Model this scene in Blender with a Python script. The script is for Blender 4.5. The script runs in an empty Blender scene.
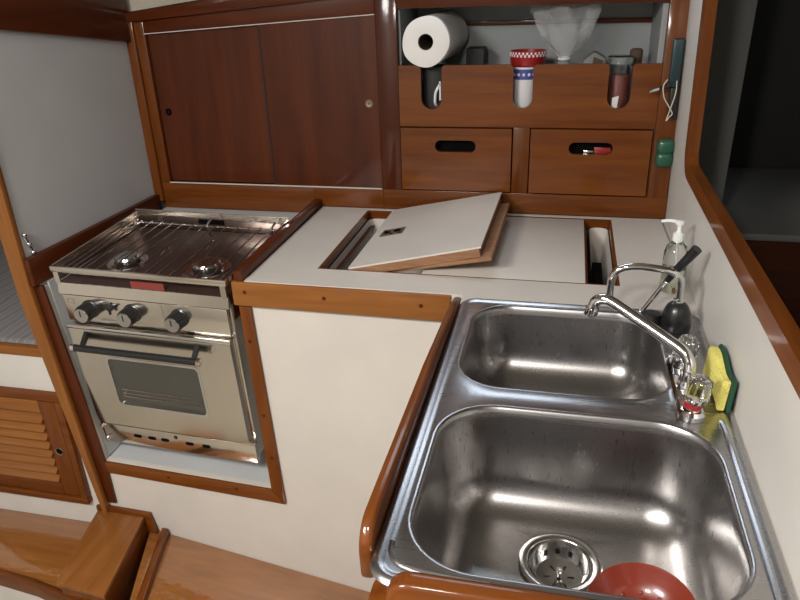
import bpy, bmesh, math, random
from mathutils import Vector, Matrix
random.seed(4)
S = bpy.context.scene
C = S.collection
PI = math.pi

# ---------------------------------------------------------------- materials
def mat(name, base=(.8,.8,.8), rough=.5, metal=0, coat=0, trans=0, ior=1.45, alpha=1, coat_rough=.1, spec=.5):
    m = bpy.data.materials.new(name); m.use_nodes = True
    b = m.node_tree.nodes['Principled BSDF']
    b.inputs['Base Color'].default_value = (*base, 1)
    b.inputs['Roughness'].default_value = rough
    b.inputs['Metallic'].default_value = metal
    b.inputs['Coat Weight'].default_value = coat
    b.inputs['Coat Roughness'].default_value = coat_rough
    b.inputs['Transmission Weight'].default_value = trans
    b.inputs['IOR'].default_value = ior
    b.inputs['Specular IOR Level'].default_value = spec
    b.inputs['Alpha'].default_value = alpha
    return m
def nodes(m): return m.node_tree.nodes, m.node_tree.links, m.node_tree.nodes['Principled BSDF']
def ramp(n, stops):
    r = n.new('ShaderNodeValToRGB')
    e = r.color_ramp.elements
    while len(e) < len(stops): e.new(.5)
    for q, (p, c) in zip(e, stops): q.position = p; q.color = (*c, 1)
    return r
def wood(name, axis, lo, mid, hi, coat=.45, coat_rough=.12, rough=.45, bump=.04, freq=.6):
    m = mat(name, mid, rough, 0, coat, coat_rough=coat_rough, spec=.15)
    n, l, b = nodes(m)
    tc = n.new('ShaderNodeTexCoord'); mp = n.new('ShaderNodeMapping')
    geo = n.new('ShaderNodeNewGeometry')
    sc = [14*freq]*3; sc['XYZ'.index(axis)] = 1.1*freq
    mp.inputs['Scale'].default_value = sc
    l.new(geo.outputs['Position'], mp.inputs['Vector'])
    oi = n.new('ShaderNodeObjectInfo')
    l.new(oi.outputs['Random'], mp.inputs['Location'])
    n1 = n.new('ShaderNodeTexNoise'); n1.inputs['Scale'].default_value = 1.6; n1.inputs['Detail'].default_value = 3; n1.inputs['Distortion'].default_value = 1.2
    n2 = n.new('ShaderNodeTexNoise'); n2.inputs['Scale'].default_value = 9; n2.inputs['Detail'].default_value = 5
    l.new(mp.outputs[0], n1.inputs['Vector']); l.new(mp.outputs[0], n2.inputs['Vector'])
    mx = n.new('ShaderNodeMix'); mx.data_type = 'FLOAT'; mx.inputs[0].default_value = .45
    l.new(n1.outputs['Fac'], mx.inputs[2]); l.new(n2.outputs['Fac'], mx.inputs[3])
    r = ramp(n, [(.2, lo), (.5, mid), (.8, hi)])
    l.new(mx.outputs[0], r.inputs[0]); l.new(r.outputs[0], b.inputs['Base Color'])
    bp = n.new('ShaderNodeBump'); bp.inputs['Strength'].default_value = bump; bp.inputs['Distance'].default_value = .002
    l.new(n2.outputs['Fac'], bp.inputs['Height']); l.new(bp.outputs[0], b.inputs['Normal'])
    n3 = n.new('ShaderNodeTexNoise'); n3.inputs['Scale'].default_value = 45; n3.inputs['Detail'].default_value = 1
    l.new(geo.outputs['Position'], n3.inputs['Vector'])
    b2 = n.new('ShaderNodeBump'); b2.inputs['Strength'].default_value = bump*1.5; b2.inputs['Distance'].default_value = .003
    l.new(n3.outputs['Fac'], b2.inputs['Height']); l.new(b2.outputs[0], b.inputs['Coat Normal'])
    return m
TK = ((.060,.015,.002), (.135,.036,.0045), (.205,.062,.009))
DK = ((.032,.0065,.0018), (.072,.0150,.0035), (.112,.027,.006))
LT = ((.135,.047,.010), (.235,.086,.019), (.31,.125,.032))
W = {}
W['worn'] = wood('worn_plywood_edge', 'X', (.14,.07,.035), (.27,.14,.075), (.38,.22,.13), coat=.05, freq=2)
for a in 'XYZ':
    W['teak'+a] = wood('varnished_teak_'+a, a, *TK)
    W['dark'+a] = wood('dark_mahogany_'+a, a, *DK, coat=.4, freq=.35)
    W['light'+a] = wood('pale_teak_'+a, a, *LT, coat=.4)
W['seat'] = wood('seat_varnish', 'X', (.15,.052,.011), (.27,.10,.022), (.34,.14,.036), coat=1, coat_rough=.08, bump=.16)
def steel(name, base, rough, axis=None, metal=1, str_=.15):
    m = mat(name, base, rough, metal)
    n, l, b = nodes(m)
    geo = n.new('ShaderNodeNewGeometry'); mp = n.new('ShaderNodeMapping')
    sc = [40, 40, 40]
    if axis: sc = [500]*3; sc['XYZ'.index(axis)] = 6
    mp.inputs['Scale'].default_value = sc
    l.new(geo.outputs['Position'], mp.inputs['Vector'])
    t = n.new('ShaderNodeTexNoise'); t.inputs['Scale'].default_value = 1; t.inputs['Detail'].default_value = 4
    l.new(mp.outputs[0], t.inputs['Vector'])
    mr = n.new('ShaderNodeMapRange'); mr.inputs['To Min'].default_value = rough*(1-str_); mr.inputs['To Max'].default_value = rough*(1+2*str_)
    l.new(t.outputs['Fac'], mr.inputs['Value']); l.new(mr.outputs[0], b.inputs['Roughness'])
    bp = n.new('ShaderNodeBump'); bp.inputs['Strength'].default_value = .06; bp.inputs['Distance'].default_value = .0004
    l.new(t.outputs['Fac'], bp.inputs['Height']); l.new(bp.outputs[0], b.inputs['Normal'])
    return m
M = dict(
    sink=steel('brushed_sink_steel', (.42,.41,.41), .27, 'X'),
    bowl=steel('satin_bowl_steel', (.37,.355,.345), .27, 'Z'),
    stove=steel('stove_steel', (.80,.755,.68), .16, 'X'),
    chrome=mat('chrome', (.80,.80,.81), .06, 1),
    drain=steel('drain_steel', (.62,.61,.60), .16),
    hob=steel('dark_hob_steel', (.10,.055,.045), .30, None, .7),
    wire=mat('grate_wire', (.45,.43,.42), .25, 1),
    black=mat('black_plastic', (.012,.012,.013), .35, coat=.3),
    strip_black=mat('matt_black', (.008,.008,.008), .7),
    glass=mat('oven_glass', (.05,.048,.04), .05, coat=1),
    clear=mat('clear_acrylic', (.97,.98,.98), .03, trans=1, ior=1.45),
    soap=mat('green_soap', (.80,.90,.72), .05, trans=1, ior=1.35),
    pump=mat('white_pump_plastic', (.80,.82,.80), .35),
    paper=mat('paper_towel', (.80,.78,.75), .9),
    card=mat('brown_card', (.10,.065,.045), .9),
    red=mat('red_plastic', (.30,.015,.018), .3, coat=.3),
    white=mat('white_plastic', (.75,.75,.76), .35),
    blue=mat('blue_print', (.07,.09,.32), .4),
    pink=mat('pink_spice', (.30,.085,.075), .6),
    green=mat('green_plastic', (.010,.085,.045), .35, coat=.4),
    teal=mat('teal_black_plastic', (.010,.035,.04), .3, coat=.4),
    string=mat('cream_string', (.60,.55,.45), .8),
    stain=mat('brass_hole', (.25,.19,.12), .4, .7),
    redlabel=mat('red_label', (.22,.035,.03), .5),
    greymetal=mat('dull_grey_paint', (.20,.20,.19), .6),
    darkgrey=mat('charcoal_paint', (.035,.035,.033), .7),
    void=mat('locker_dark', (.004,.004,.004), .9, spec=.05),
    plaid=mat('berth_cushion', (.22,.21,.21), .9),
    scour=mat('green_scouring_pad', (.012,.06,.03), .95),
)
def laminate(name, col, rough=.35, var=.04):
    m = mat(name, col, rough); n, l, b = nodes(m)
    t = n.new('ShaderNodeTexNoise'); t.inputs['Scale'].default_value = 7; t.inputs['Detail'].default_value = 6
    geo = n.new('ShaderNodeNewGeometry'); l.new(geo.outputs['Position'], t.inputs['Vector'])
    r = ramp(n, [(.3, tuple(c*(1-var) for c in col)), (.7, tuple(min(1, c*(1+var)) for c in col))])
    l.new(t.outputs['Fac'], r.inputs[0]); l.new(r.outputs[0], b.inputs['Base Color'])
    return m
M['lam'] = laminate('white_laminate', (.60,.555,.50), .38)
M['wall'] = laminate('cream_wall_laminate', (.60,.57,.52), .45)
M['wallL'] = laminate('grey_white_partition', (.47,.46,.45), .5)
M['liner'] = laminate('locker_liner', (.52,.53,.53), .5)
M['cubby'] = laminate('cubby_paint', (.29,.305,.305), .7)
M['vinyl'] = laminate('headliner_vinyl', (.42,.38,.31), .7, .1)
# cushion: woven stripes
m = M['plaid']; n, l, b = nodes(m)
geo = n.new('ShaderNodeNewGeometry'); wv = n.new('ShaderNodeTexWave'); wv.inputs['Scale'].default_value = 7; wv.inputs['Distortion'].default_value = 3.5; wv.inputs['Detail'].default_value = 2
l.new(geo.outputs['Position'], wv.inputs['Vector'])
r = ramp(n, [(.0, (.17,.16,.16)), (.42, (.21,.20,.20)), (.5, (.33,.32,.31)), (.58, (.20,.19,.19))]); l.new(wv.outputs['Fac'], r.inputs[0]); l.new(r.outputs[0], b.inputs['Base Color'])
# sponge with pores
m = mat('yellow_sponge', (.72,.62,.12), .95); M['sponge'] = m; n, l, b = nodes(m)
geo = n.new('ShaderNodeNewGeometry'); v = n.new('ShaderNodeTexVoronoi'); v.inputs['Scale'].default_value = 260
l.new(geo.outputs['Position'], v.inputs['Vector'])
r = ramp(n, [(.12, (.30,.25,.04)), (.3, (.72,.64,.16))]); l.new(v.outputs['Distance'], r.inputs[0]); l.new(r.outputs[0], b.inputs['Base Color'])
bp = n.new('ShaderNodeBump'); bp.inputs['Strength'].default_value = .6; bp.inputs['Distance'].default_value = .002
l.new(v.outputs['Distance'], bp.inputs['Height']); l.new(bp.outputs[0], b.inputs['Normal'])
# terracotta strainer with worn marks
m = mat('terracotta_plastic', (.30,.045,.022), .3, coat=.4); M['terra'] = m; n, l, b = nodes(m)
geo = n.new('ShaderNodeNewGeometry'); v = n.new('ShaderNodeTexNoise'); v.inputs['Scale'].default_value = 22; v.inputs['Detail'].default_value = 2
l.new(geo.outputs['Position'], v.inputs['Vector'])
r = ramp(n, [(.66, (.19,.026,.012)), (.72, (.26,.10,.05))]); l.new(v.outputs['Fac'], r.inputs[0]); l.new(r.outputs[0], b.inputs['Base Color'])
# clear bag
m = mat('plastic_film', (.85,.87,.88), .12, alpha=.24, coat=1); M['film'] = m
n, l, b = nodes(m)
t = n.new('ShaderNodeTexNoise'); t.inputs['Scale'].default_value = 45; bp = n.new('ShaderNodeBump'); bp.inputs['Strength'].default_value = .8; bp.inputs['Distance'].default_value = .008
l.new(t.outputs['Fac'], bp.inputs['Height']); l.new(bp.outputs[0], b.inputs['Normal']); l.new(bp.outputs[0], b.inputs['Coat Normal'])

W['seat'].node_tree.nodes['Principled BSDF'].inputs['Coat IOR'].default_value = 2.0
# ---------------------------------------------------------------- helpers
def B(): return bmesh.new()
def box(bm, x0, x1, y0, y1, z0, z1, bev=0, seg=2):
    t = bmesh.new(); bmesh.ops.create_cube(t, size=1)
    for v in t.verts:
        v.co = Vector(((x0+x1)/2+v.co.x*(x1-x0), (y0+y1)/2+v.co.y*(y1-y0), (z0+z1)/2+v.co.z*(z1-z0)))
    if bev: bmesh.ops.bevel(t, geom=t.edges[:], offset=bev, segments=seg, affect='EDGES', profile=.5)
    merge(bm, t); return bm
def merge(bm, t):
    me = bpy.data.meshes.new('_t'); t.to_mesh(me); t.free(); bm.from_mesh(me); bpy.data.meshes.remove(me)
def prism(bm, pts, d, bev=0):
    """closed outline pts (3D), extruded by vector d"""
    t = bmesh.new(); d = Vector(d)
    a = [t.verts.new(Vector(p)) for p in pts]; c = [t.verts.new(Vector(p)+d) for p in pts]; n = len(pts)
    t.faces.new(a); t.faces.new(c[::-1])
    for i in range(n): t.faces.new((a[i], c[i], c[(i+1) % n], a[(i+1) % n]))
    bmesh.ops.recalc_face_normals(t, faces=t.faces[:])
    if bev: bmesh.ops.bevel(t, geom=t.edges[:], offset=bev, segments=2, affect='EDGES', profile=.5)
    merge(bm, t); return bm
def holed(bm, outer, holes, d):
    """flat sheet with holes (3D loops, coplanar) extruded by d"""
    t = bmesh.new(); es = []
    for lp in [outer]+holes:
        vs = [t.verts.new(Vector(p)) for p in lp]
        es += [t.edges.new((vs[i], vs[(i+1) % len(vs)])) for i in range(len(vs))]
    bmesh.ops.triangle_fill(t, use_beauty=True, use_dissolve=False, edges=es)
    if d is not None:
        r = bmesh.ops.extrude_face_region(t, geom=t.faces[:])
        bmesh.ops.translate(t, vec=Vector(d), verts=[v for v in r['geom'] if isinstance(v, bmesh.types.BMVert)])
        bmesh.ops.recalc_face_normals(t, faces=t.faces[:])
    merge(bm, t); return bm
def rr(x0, x1, y0, y1, r, z, n=8):
    out = []
    for cx, cy, a0 in ((x1-r, y1-r, 0), (x0+r, y1-r, PI/2), (x0+r, y0+r, PI), (x1-r, y0+r, 1.5*PI)):
        for i in range(n+1):
            a = a0+PI/2*i/n; out.append(Vector((cx+r*math.cos(a), cy+r*math.sin(a), z)))
    return out
def loft(bm, rings, close=True, cap0=False, cap1=False):
    vs = [[bm.verts.new(Vector(p)) for p in rg] for rg in rings]
    for a, b in zip(vs, vs[1:]):
        n = len(a)
        for i in range(n if close else n-1): bm.faces.new((a[i], a[(i+1) % n], b[(i+1) % n], b[i]))
    if cap0: bm.faces.new(vs[0][::-1])
    if cap1: bm.faces.new(vs[-1])
    return vs
def lathe(bm, prof, o=(0,0,0), axis=(0,0,1), n=32, cap0=False, cap1=False, sq=None):
    q = Vector((0,0,1)).rotation_difference(Vector(axis).normalized()); o = Vector(o)
    rings = []
    for r, z in prof:
        rings.append([o+q@Vector((r*math.cos(2*PI*i/n), r*math.sin(2*PI*i/n), z)) for i in range(n)])
    t = bmesh.new(); loft(t, rings, True, cap0, cap1); bmesh.ops.recalc_face_normals(t, faces=t.faces[:]); merge(bm, t); return bm
def smooth_path(pts, k=6):
    pts = [Vector(p) for p in pts]; out = []
    for i in range(len(pts)-1):
        p0 = pts[max(i-1, 0)]; p1 = pts[i]; p2 = pts[i+1]; p3 = pts[min(i+2, len(pts)-1)]
        for j in range(k):
            t = j/k
            out.append(.5*((2*p1)+(p2-p0)*t+(2*p0-5*p1+4*p2-p3)*t*t+(3*p1-p0-3*p2+p3)*t**3))
    return out+[pts[-1]]
def tube(bm, pts, r, n=10, smooth=0, r1=None, cap=True):
    pts = [Vector(p) for p in pts]
    if smooth: pts = smooth_path(pts, smooth)
    T = []
    for i in range(len(pts)):
        a = pts[max(i-1, 0)]; b = pts[min(i+1, len(pts)-1)]; T.append((b-a).normalized())
    u = T[0].orthogonal().normalized(); rings = []
    for i, p in enumerate(pts):
        if i: u = (T[i-1].rotation_difference(T[i]))@u
        v = T[i].cross(u); rad = r if r1 is None else r+(r1-r)*i/(len(pts)-1)
        if isinstance(r, (list, tuple)): rad = r[i]
        rings.append([p+rad*(u*math.cos(2*PI*j/n)+v*math.sin(2*PI*j/n)) for j in range(n)])
    t = bmesh.new(); loft(t, rings, True, cap, cap); bmesh.ops.recalc_face_normals(t, faces=t.faces[:]); merge(bm, t); return bm
def obj(name, bm, m, parent=None, smooth=True, ang=35, local=False, rec=False):
    if rec: bmesh.ops.recalc_face_normals(bm, faces=bm.faces[:])
    me = bpy.data.meshes.new(name); bm.to_mesh(me); bm.free()
    if parent is not None and not local:
        r = parent
        off = Vector(r.location)
        while r.parent: r = r.parent; off = off+Vector(r.location)
        me.transform(Matrix.Translation(-off))
    me.materials.append(m)
    if smooth:
        me.shade_smooth(); me.set_sharp_from_angle(angle=math.radians(ang))
    o = bpy.data.objects.new(name, me); C.objects.link(o)
    if parent is not None: o.parent = parent
    return o
def thing(name, label, cat, loc=(0,0,0), rot=(0,0,0), group=None):
    o = bpy.data.objects.new(name, None); C.objects.link(o); o.location = loc; o.rotation_euler = rot
    o.empty_display_size = .05
    return tag(o, label, cat, group)
def tag(o, label, cat, group=None):
    o['label'] = label; o['category'] = cat
    if group: o['group'] = group
    return o
def struct(name, bm, m, label=None, parent=None, **k):
    o = obj(name, bm, m, parent, **k)
    if parent is None: o['kind'] = 'structure'
    if label: o['label'] = label
    return o
def single(name, bm, m, label, cat, base, group=None, **k):
    """one-mesh thing with its origin moved to base"""
    bmesh.ops.translate(bm, vec=-Vector(base), verts=bm.verts[:])
    o = obj(name, bm, m, **k); o.location = base
    return tag(o, label, cat, group)

# ---------------------------------------------------------------- setting
YB = 1.90            # galley cabinet face
XW = lambda z: .275-.02*z   # right wall leans a touch
# right wall with window opening (y-z outline), 25 mm thick
op_y1, op_z0, op_r = 1.675, .188, .06
def opening(off=0):
    y1 = op_y1+off; z0 = op_z0-off; r = op_r+off
    pts = []
    for i in range(9):
        a = -PI/2+PI/2*i/8; pts.append((y1-r+r*math.cos(a), z0+r+r*math.sin(a)))
    return [(-.3+0*off, z0)]+pts+[(y1, .90), (-.3, .90)]
def onw(lst, dx=0): return [(XW(z)+dx, y, z) for y, z in lst]
b = B()
prism(b, [(XW(-1.0), -.5, -1.0), (XW(-1.0), 1.93, -1.0), (XW(op_z0), 1.93, op_z0), (XW(op_z0), -.5, op_z0)], (.014,0,0))
prism(b, onw([(op_y1-op_r, op_z0)]+opening()[1:10]+[(op_y1, .95), (1.93, .95), (1.93, op_z0)]), (.014,0,0))
struct('wall_right', b, M['wall'], 'cream laminate bulkhead behind the sink', smooth=False)
# frame of that opening
b = B(); W0 = opening(0); W1 = opening(-.028)
loop = lambda L, dx: [Vector((XW(z)+dx, y, z)) for y, z in L[:-1]]
for nm, lo_, hi_, mt in (('trim_1', 0, 7, 'teakY'), ('trim_7', 6, 11, 'teakZ')):
    rings = [loop(W0, -.006)[lo_:hi_], loop(W0, .016)[lo_:hi_], loop(W1, .019)[lo_:hi_], loop(W1, -.003)[lo_:hi_]]
    t = bmesh.new()
    vs = [[t.verts.new(p) for p in rg] for rg in rings]
    for k in range(4):
        a = vs[k]; c = vs[(k+1) % 4]
        for i in range(len(a)-1): t.faces.new((a[i], a[i+1], c[i+1], c[i]))
    t.faces.new([v[0] for v in vs]); t.faces.new([v[-1] for v in vs][::-1])
    bmesh.ops.recalc_face_normals(t, faces=t.faces[:])
    b = B(); merge(b, t)
    struct(nm, b, W[mt], 'varnished wood trim round the opening above the sink', ang=50)
# beyond the opening
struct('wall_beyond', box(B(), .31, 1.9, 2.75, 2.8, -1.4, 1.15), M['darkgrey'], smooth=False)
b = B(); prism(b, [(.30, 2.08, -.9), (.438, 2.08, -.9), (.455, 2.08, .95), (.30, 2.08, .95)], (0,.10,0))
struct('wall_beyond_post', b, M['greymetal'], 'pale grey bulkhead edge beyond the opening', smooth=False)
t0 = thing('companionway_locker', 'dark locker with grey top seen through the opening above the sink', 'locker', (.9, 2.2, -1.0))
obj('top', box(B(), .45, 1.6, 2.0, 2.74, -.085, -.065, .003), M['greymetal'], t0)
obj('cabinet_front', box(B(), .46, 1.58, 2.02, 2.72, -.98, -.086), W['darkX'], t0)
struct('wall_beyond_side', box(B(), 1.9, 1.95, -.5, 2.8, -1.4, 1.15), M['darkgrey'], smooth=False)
# left partition
b = B(); prism(b, [(-1.2665,1.345,-.05), (-1.240,1.90,-.05), (-1.240,2.2,-.05), (-1.262,2.2,-.05), (-1.285,1.345,-.05)], (0,0,1.2)); struct('wall_left', b, M['wallL'], 'pale grey laminate partition left of the stove', smooth=False)
b = B(); prism(b, [(-1.266,1.330,-.05), (-1.248,1.330,-.05), (-1.222,1.891,-.05), (-1.2395,1.891,-.05)], (0,0,.072), .003); struct('trim_2', b, W['darkY'], 'dark wood batten along the foot of the left partition')
b = B(); prism(b, [(-1.268, 1.30, .555), (-1.2395, 1.90, .468), (-1.2395, 1.90, .80), (-1.268, 1.30, .80)], (.018,0,0), .003); struct('trim_3', b, W['darkY'], 'dark wood beam over the left partition')
b = B(); prism(b, [(-1.325,1.325,.95), (-1.262,1.325,.95), (-1.262,1.325,-.05), (-1.214,1.325,-.732), (-1.214,1.325,-.756), (-1.2295,1.325,-.80), (-1.2295,1.325,-.735), (-1.302,1.325,-.086)], (0,.018,0), .003); struct('trim_4', b, W['lightZ'], 'tall pale wooden post at the left of the stove')
b = B(); prism(b, [(-1.269,1.3435,-.052), (-1.240,1.3435,-.052), (-1.206,1.3435,-.38), (-1.190,1.3435,-.60), (-1.190,1.3435,-.732), (-1.219,1.3435,-.732)], (0,.008,0), .002)
struct('trim_5', b, W['darkZ'], 'dark wood strip between post and stove opening')
# back
struct('wall_back', box(B(), -2.3, .30, 2.2, 2.25, -1.4, 1.15), M['cubby'], smooth=False)
b = B(); prism(b, [(-1.24, 1.9215, .546), (-.60, 1.9215, .62), (.27, 1.9215, .62), (.27, 1.9215, .95), (-1.24, 1.9215, .95)], (0,.05,0)); struct('wall_back_liner', b, M['vinyl'], 'beige vinyl headliner above the cupboards', smooth=False)
# ceiling, floor and berth end
struct('ceiling', box(B(), -2.3, 1.95, -1.3, 2.8, 1.15, 1.2), M['vinyl'], smooth=False)
struct('floor', box(B(), -2.3, 1.95, -1.3, 2.8, -1.45, -1.40), M['vinyl'], smooth=False)
struct('wall_berth', box(B(), -2.28, -2.25, 1.33, 2.2, -1.4, 1.15), W['lightY'], smooth=False)
struct('wall_near', box(B(), -2.3, 1.95, -.95, -.90, -1.4, 1.15), M['wall'], smooth=False)
struct('wall_side', box(B(), -2.3, -2.25, -1.25, 1.32, -1.4, 1.15), M['wall'], smooth=False)
# louvre bulkhead below the berth
b = B(); holed(b, [(-2.2,1.345,-.86), (-1.235,1.345,-.86), (-1.255,1.345,-.262), (-2.2,1.345,-.262)],
      [[(-1.65,1.345,-.73), (-1.272,1.345,-.73), (-1.272,1.345,-.372), (-1.65,1.345,-.372)]], (0,.02,0))
struct('wall_front', b, M['wall'], 'white panel below the quarter berth', smooth=False)
b = B(); box(b, -2.2, -1.255, 1.3437, 1.365, -.262, -.236, .002); struct('trim_6', b, W['lightX'], 'narrow wood lip at the edge of the berth')

# berth cushion
b = B(); box(b, -2.2, -1.27, 1.37, 2.15, -.31, -.235, .02, 4)
single('berth_cushion', b, M['plaid'], 'grey woven berth cushion seen past the wooden post', 'cushion', (-1.75, 1.8, -.31))
single('bunk_board', box(B(), -2.2, -1.27, 1.37, 2.18, -.34, -.312), W['darkX'], 'wooden base board under the grey berth cushion', 'bunk', (-1.75, 1.8, -.34))

# little latch on the left partition
t0 = thing('door_catch', 'small chrome hook catch on the left partition near the post', 'catch', (-1.263, 1.37, .05))
for nm, pts in (('plate', [(-1.262,1.352,.078), (-1.260,1.358,.055), (-1.260,1.366,.03)]),):
    obj(nm, tube(B(), pts, .0035, 8, 4), M['chrome'], t0)
for z, y in ((.078,1.352), (.052,1.36), (.028,1.366)):
    b = B(); bmesh.ops.create_uvsphere(b, u_segments=12, v_segments=8, radius=.0065, matrix=Matrix.Translation((-1.259, y, z))); obj('stud', b, M['chrome'], t0)

# ---------------------------------------------------------------- louvred door
LD = thing('louvred_door', 'small varnished louvred locker door under the berth, left edge of the photo', 'door', (-1.46, 1.34, -.735))
b = B()
x0, x1, z0, z1 = -1.655, -1.266, -.735, -.366
for q in ((x0, x1, z1-.022, z1), (x0, x1, z0, z0+.022), (x1-.022, x1, z0+.0221, z1-.0221), (x0, x0+.022, z0+.0221, z1-.0221)):
    box(b, q[0], q[1], 1.325, 1.36, q[2], q[3], .004)
obj('frame', b, W['teakX'], LD)
LD.location.y = 1.34
a0, a1, c0, c1 = x0+.026, x1-.026, z0+.026, z1-.026
b = B(); box(b, a1-.052, a1, 1.330, 1.352, c0, c1, .002); obj('stile', b, W['teakZ'], LD)
b = B(); box(b, a0, a0+.052, 1.330, 1.352, c0, c1, .002); obj('stile', b, W['lightZ'], LD)
b = B(); box(b, a0+.0521, a1-.0521, 1.330, 1.352, c0, c0+.045, .002); obj('rail', b, W['teakX'], LD)
b = B(); box(b, a0+.0521, a1-.0521, 1.330, 1.352, c1-.04, c1, .002); obj('rail', b, W['lightX'], LD)
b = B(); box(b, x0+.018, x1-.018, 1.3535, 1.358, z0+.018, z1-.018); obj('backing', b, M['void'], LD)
ns = 8; zz0 = c0+.047; zz1 = c1-.042
for i in range(ns):
    z = zz0+(zz1-zz0)*i/ns; h = (zz1-zz0)/ns
    b = B(); prism(b, [(a0+.0525, 1.322, z+.002), (a0+.0525, 1.328, z-.003), (a0+.0525, 1.353, z+h*.85), (a0+.0525, 1.348, z+h*.95)], (a1-a0-.105,0,0)); obj('slat', b, W['lightX'], LD, smooth=False)
b = B(); lathe(b, [(.0, .0005), (.009, .0005), (.0095, .0), (.0115, -.003), (.013, 0)], (-1.318, 1.330, -.555), (0,-1,0), 20)
h_ = obj('finger_hole', b, M['void'], LD)
b = B(); lathe(b, [(.0095,.0005), (.0125,.002), (.0135,.0)], (-1.318, 1.3295, -.555), (0,-1,0), 20); obj('ring', b, M['stain'], h_)

# ---------------------------------------------------------------- galley base (front panel with stove opening)
GB = thing('galley_cabinet', 'white laminate galley cabinet front with wood-trimmed stove opening', 'cabinet', (-.7, 1.352, -.95))
yf = 1.352
b = B(); holed(b, [(-1.262,yf,-.80), (-.17,yf,-1.0), (-.17,yf,-.004), (-.715,yf,-.004), (-.698,yf,-.6065), (-1.198,yf,-.585), (-1.246,yf,-.06), (-1.262,yf,-.06)], [], (0,.018,0))
obj('front_panel', b, M['lam'], GB, smooth=False)
b = B(); prism(b, [(-.722,yf-.020,-.002), (-.214,yf-.020,-.002), (-.222,yf-.020,-.066), (-.722,yf-.020,-.062)], (0,.0195,0), .004)
obj('fascia', b, W['lightX'], GB)
b = B(); prism(b, [(-.716,yf-.008,-.068), (-.686,yf-.008,-.068), (-.662,yf-.008,-.650), (-.6985,yf-.008,-.606)], (0,.0078,0), .002)
obj('opening_trim', b, W['teakZ'], GB)
b = B(); prism(b, [(-1.2145,yf-.008,-.584), (-.699,yf-.008,-.607), (-.663,yf-.008,-.651), (-1.2145,yf-.008,-.621)], (0,.0078,0), .002)
obj('opening_trim', b, W['teakX'], GB)
for sx, sz in ((-.700,-.16), (-.69,-.37), (-.684,-.50), (-.80,-.618), (-1.0,-.61), (-.28,-.03), (-.5,-.028), (-.69,-.026)):
    y_ = yf-.0085 if sz < -.05 else yf-.0205
    b = B(); lathe(b, [(.0,.0008), (.0045,.0006), (.005,0)], (sx, y_, sz), (0,-1,0), 12); obj('wood_plug', b, W['darkX'], GB)
# liner of the stove recess
b = B()
prism(b, [(-1.2465,1.371,-.052), (-1.2005,1.371,-.585), (-1.2005,1.86,-.585), (-1.2465,1.86,-.052)], (.004,0,0))                                      # left
prism(b, [(-1.214,1.371,-.588), (-.70,1.371,-.609), (-.70,1.86,-.609), (-1.214,1.86,-.588)], (0,0,-.008))   # bottom
box(b, -.700, -.694, 1.371, 1.86, -.60, -.04)
obj('stove_recess_liner', b, M['liner'], GB, smooth=False)
b = B(); box(b, -1.2144, -.7001, 1.79, 1.925, -.62, -.024); obj('recess_ledge', b, M['liner'], GB, smooth=False)
# sink side of the base
b = B(); box(b, -.188, -.17, .56, 1.33, -1.35, -.045); obj('side_panel', b, M['lam'], GB, smooth=False)
b = B(); box(b, -.166, .262, .528, .545, -1.35, -.045); obj('sink_front_panel', b, W['teakZ'], GB, smooth=False)
b = B(); prism(b, rr(-.184, -.140, .530, .5895, .02, -1.35, 6), (0,0,1.330), 0); obj('corner_post', b, W['teakZ'], GB, ang=60)

# ---------------------------------------------------------------- worktop
WT = thing('worktop', 'white laminate worktop with wooden edging around stove and sink', 'worktop', (-.2, 1.5, -.02))
outer = [(-.690,1.338,0), (-.190,1.338,0), (-.188,.64,0), (-.172,.60,0), (-.150,.57,0), (-.13,.553,0), (.2745,.553,0), (.2745,1.899,0), (-.690,1.899,0)]
hatch = [(-.547,1.432,0), (.134,1.432,0), (.134,1.884,0), (-.547,1.884,0)]
sink_cut = [(-.17,.57,0), (.25,.57,0), (.25,1.30,0), (-.17,1.30,0)]
b = B(); holed(b, outer, [hatch, sink_cut], (0,0,-.018)); obj('surface', b, M['lam'], WT, smooth=False)
# stove side board
b = B(); prism(b, [(-.714,1.334,.0), (-.692,1.334,.0), (-.692,1.897,.0), (-.714,1.897,.0)], (0,0,.024), .003)
obj('divider_board', b, W['darkY'], WT)
b = B(); box(b, -.714,-.692,1.372,1.897,-.12,-.0005); obj('divider_board', b, W['darkY'], WT)
# hatch rim of bare wood and icebox
b = B()
for q in ((-.5469,-.541,1.4325,1.8835), (.128,.1335,1.4325,1.8835), (-.541,.128,1.8775,1.8835), (-.541,.128,1.4325,1.4385)):
    box(b, q[0], q[1], q[2], q[3], -.03, -.001)
obj('hatch_rim', b, W['teakX'], WT, smooth=False)
for X0, X1 in ((-.538, -.03), (.078, .126)):
    b = B()
    L0 = rr(X0, X1, 1.445, 1.872, .02, -.022, 5); 
    i = .02; L1 = rr(X0+i*.5, X1-i*.5, 1.455, 1.862, .015, -.12, 5); L2 = rr(X0+i, X1-i, 1.465, 1.852, .012, -.30, 5)
    loft(b, [L0, L1, L2], True, False, True)
    obj('icebox_liner', b, M['lam'], WT)
b = B(); box(b, .085,.108,1.50,1.70,-.10,-.055); obj('icebox_slot', b, M['void'], WT, smooth=False)
b = B(); box(b, -.5405,-.5385,1.44,1.876,-.13,-.03); box(b, -.5385+.002,-.525,1.4465,1.87,-.045,-.04); obj('hatch_ledge', b, W['darkY'], WT, smooth=False)
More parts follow.
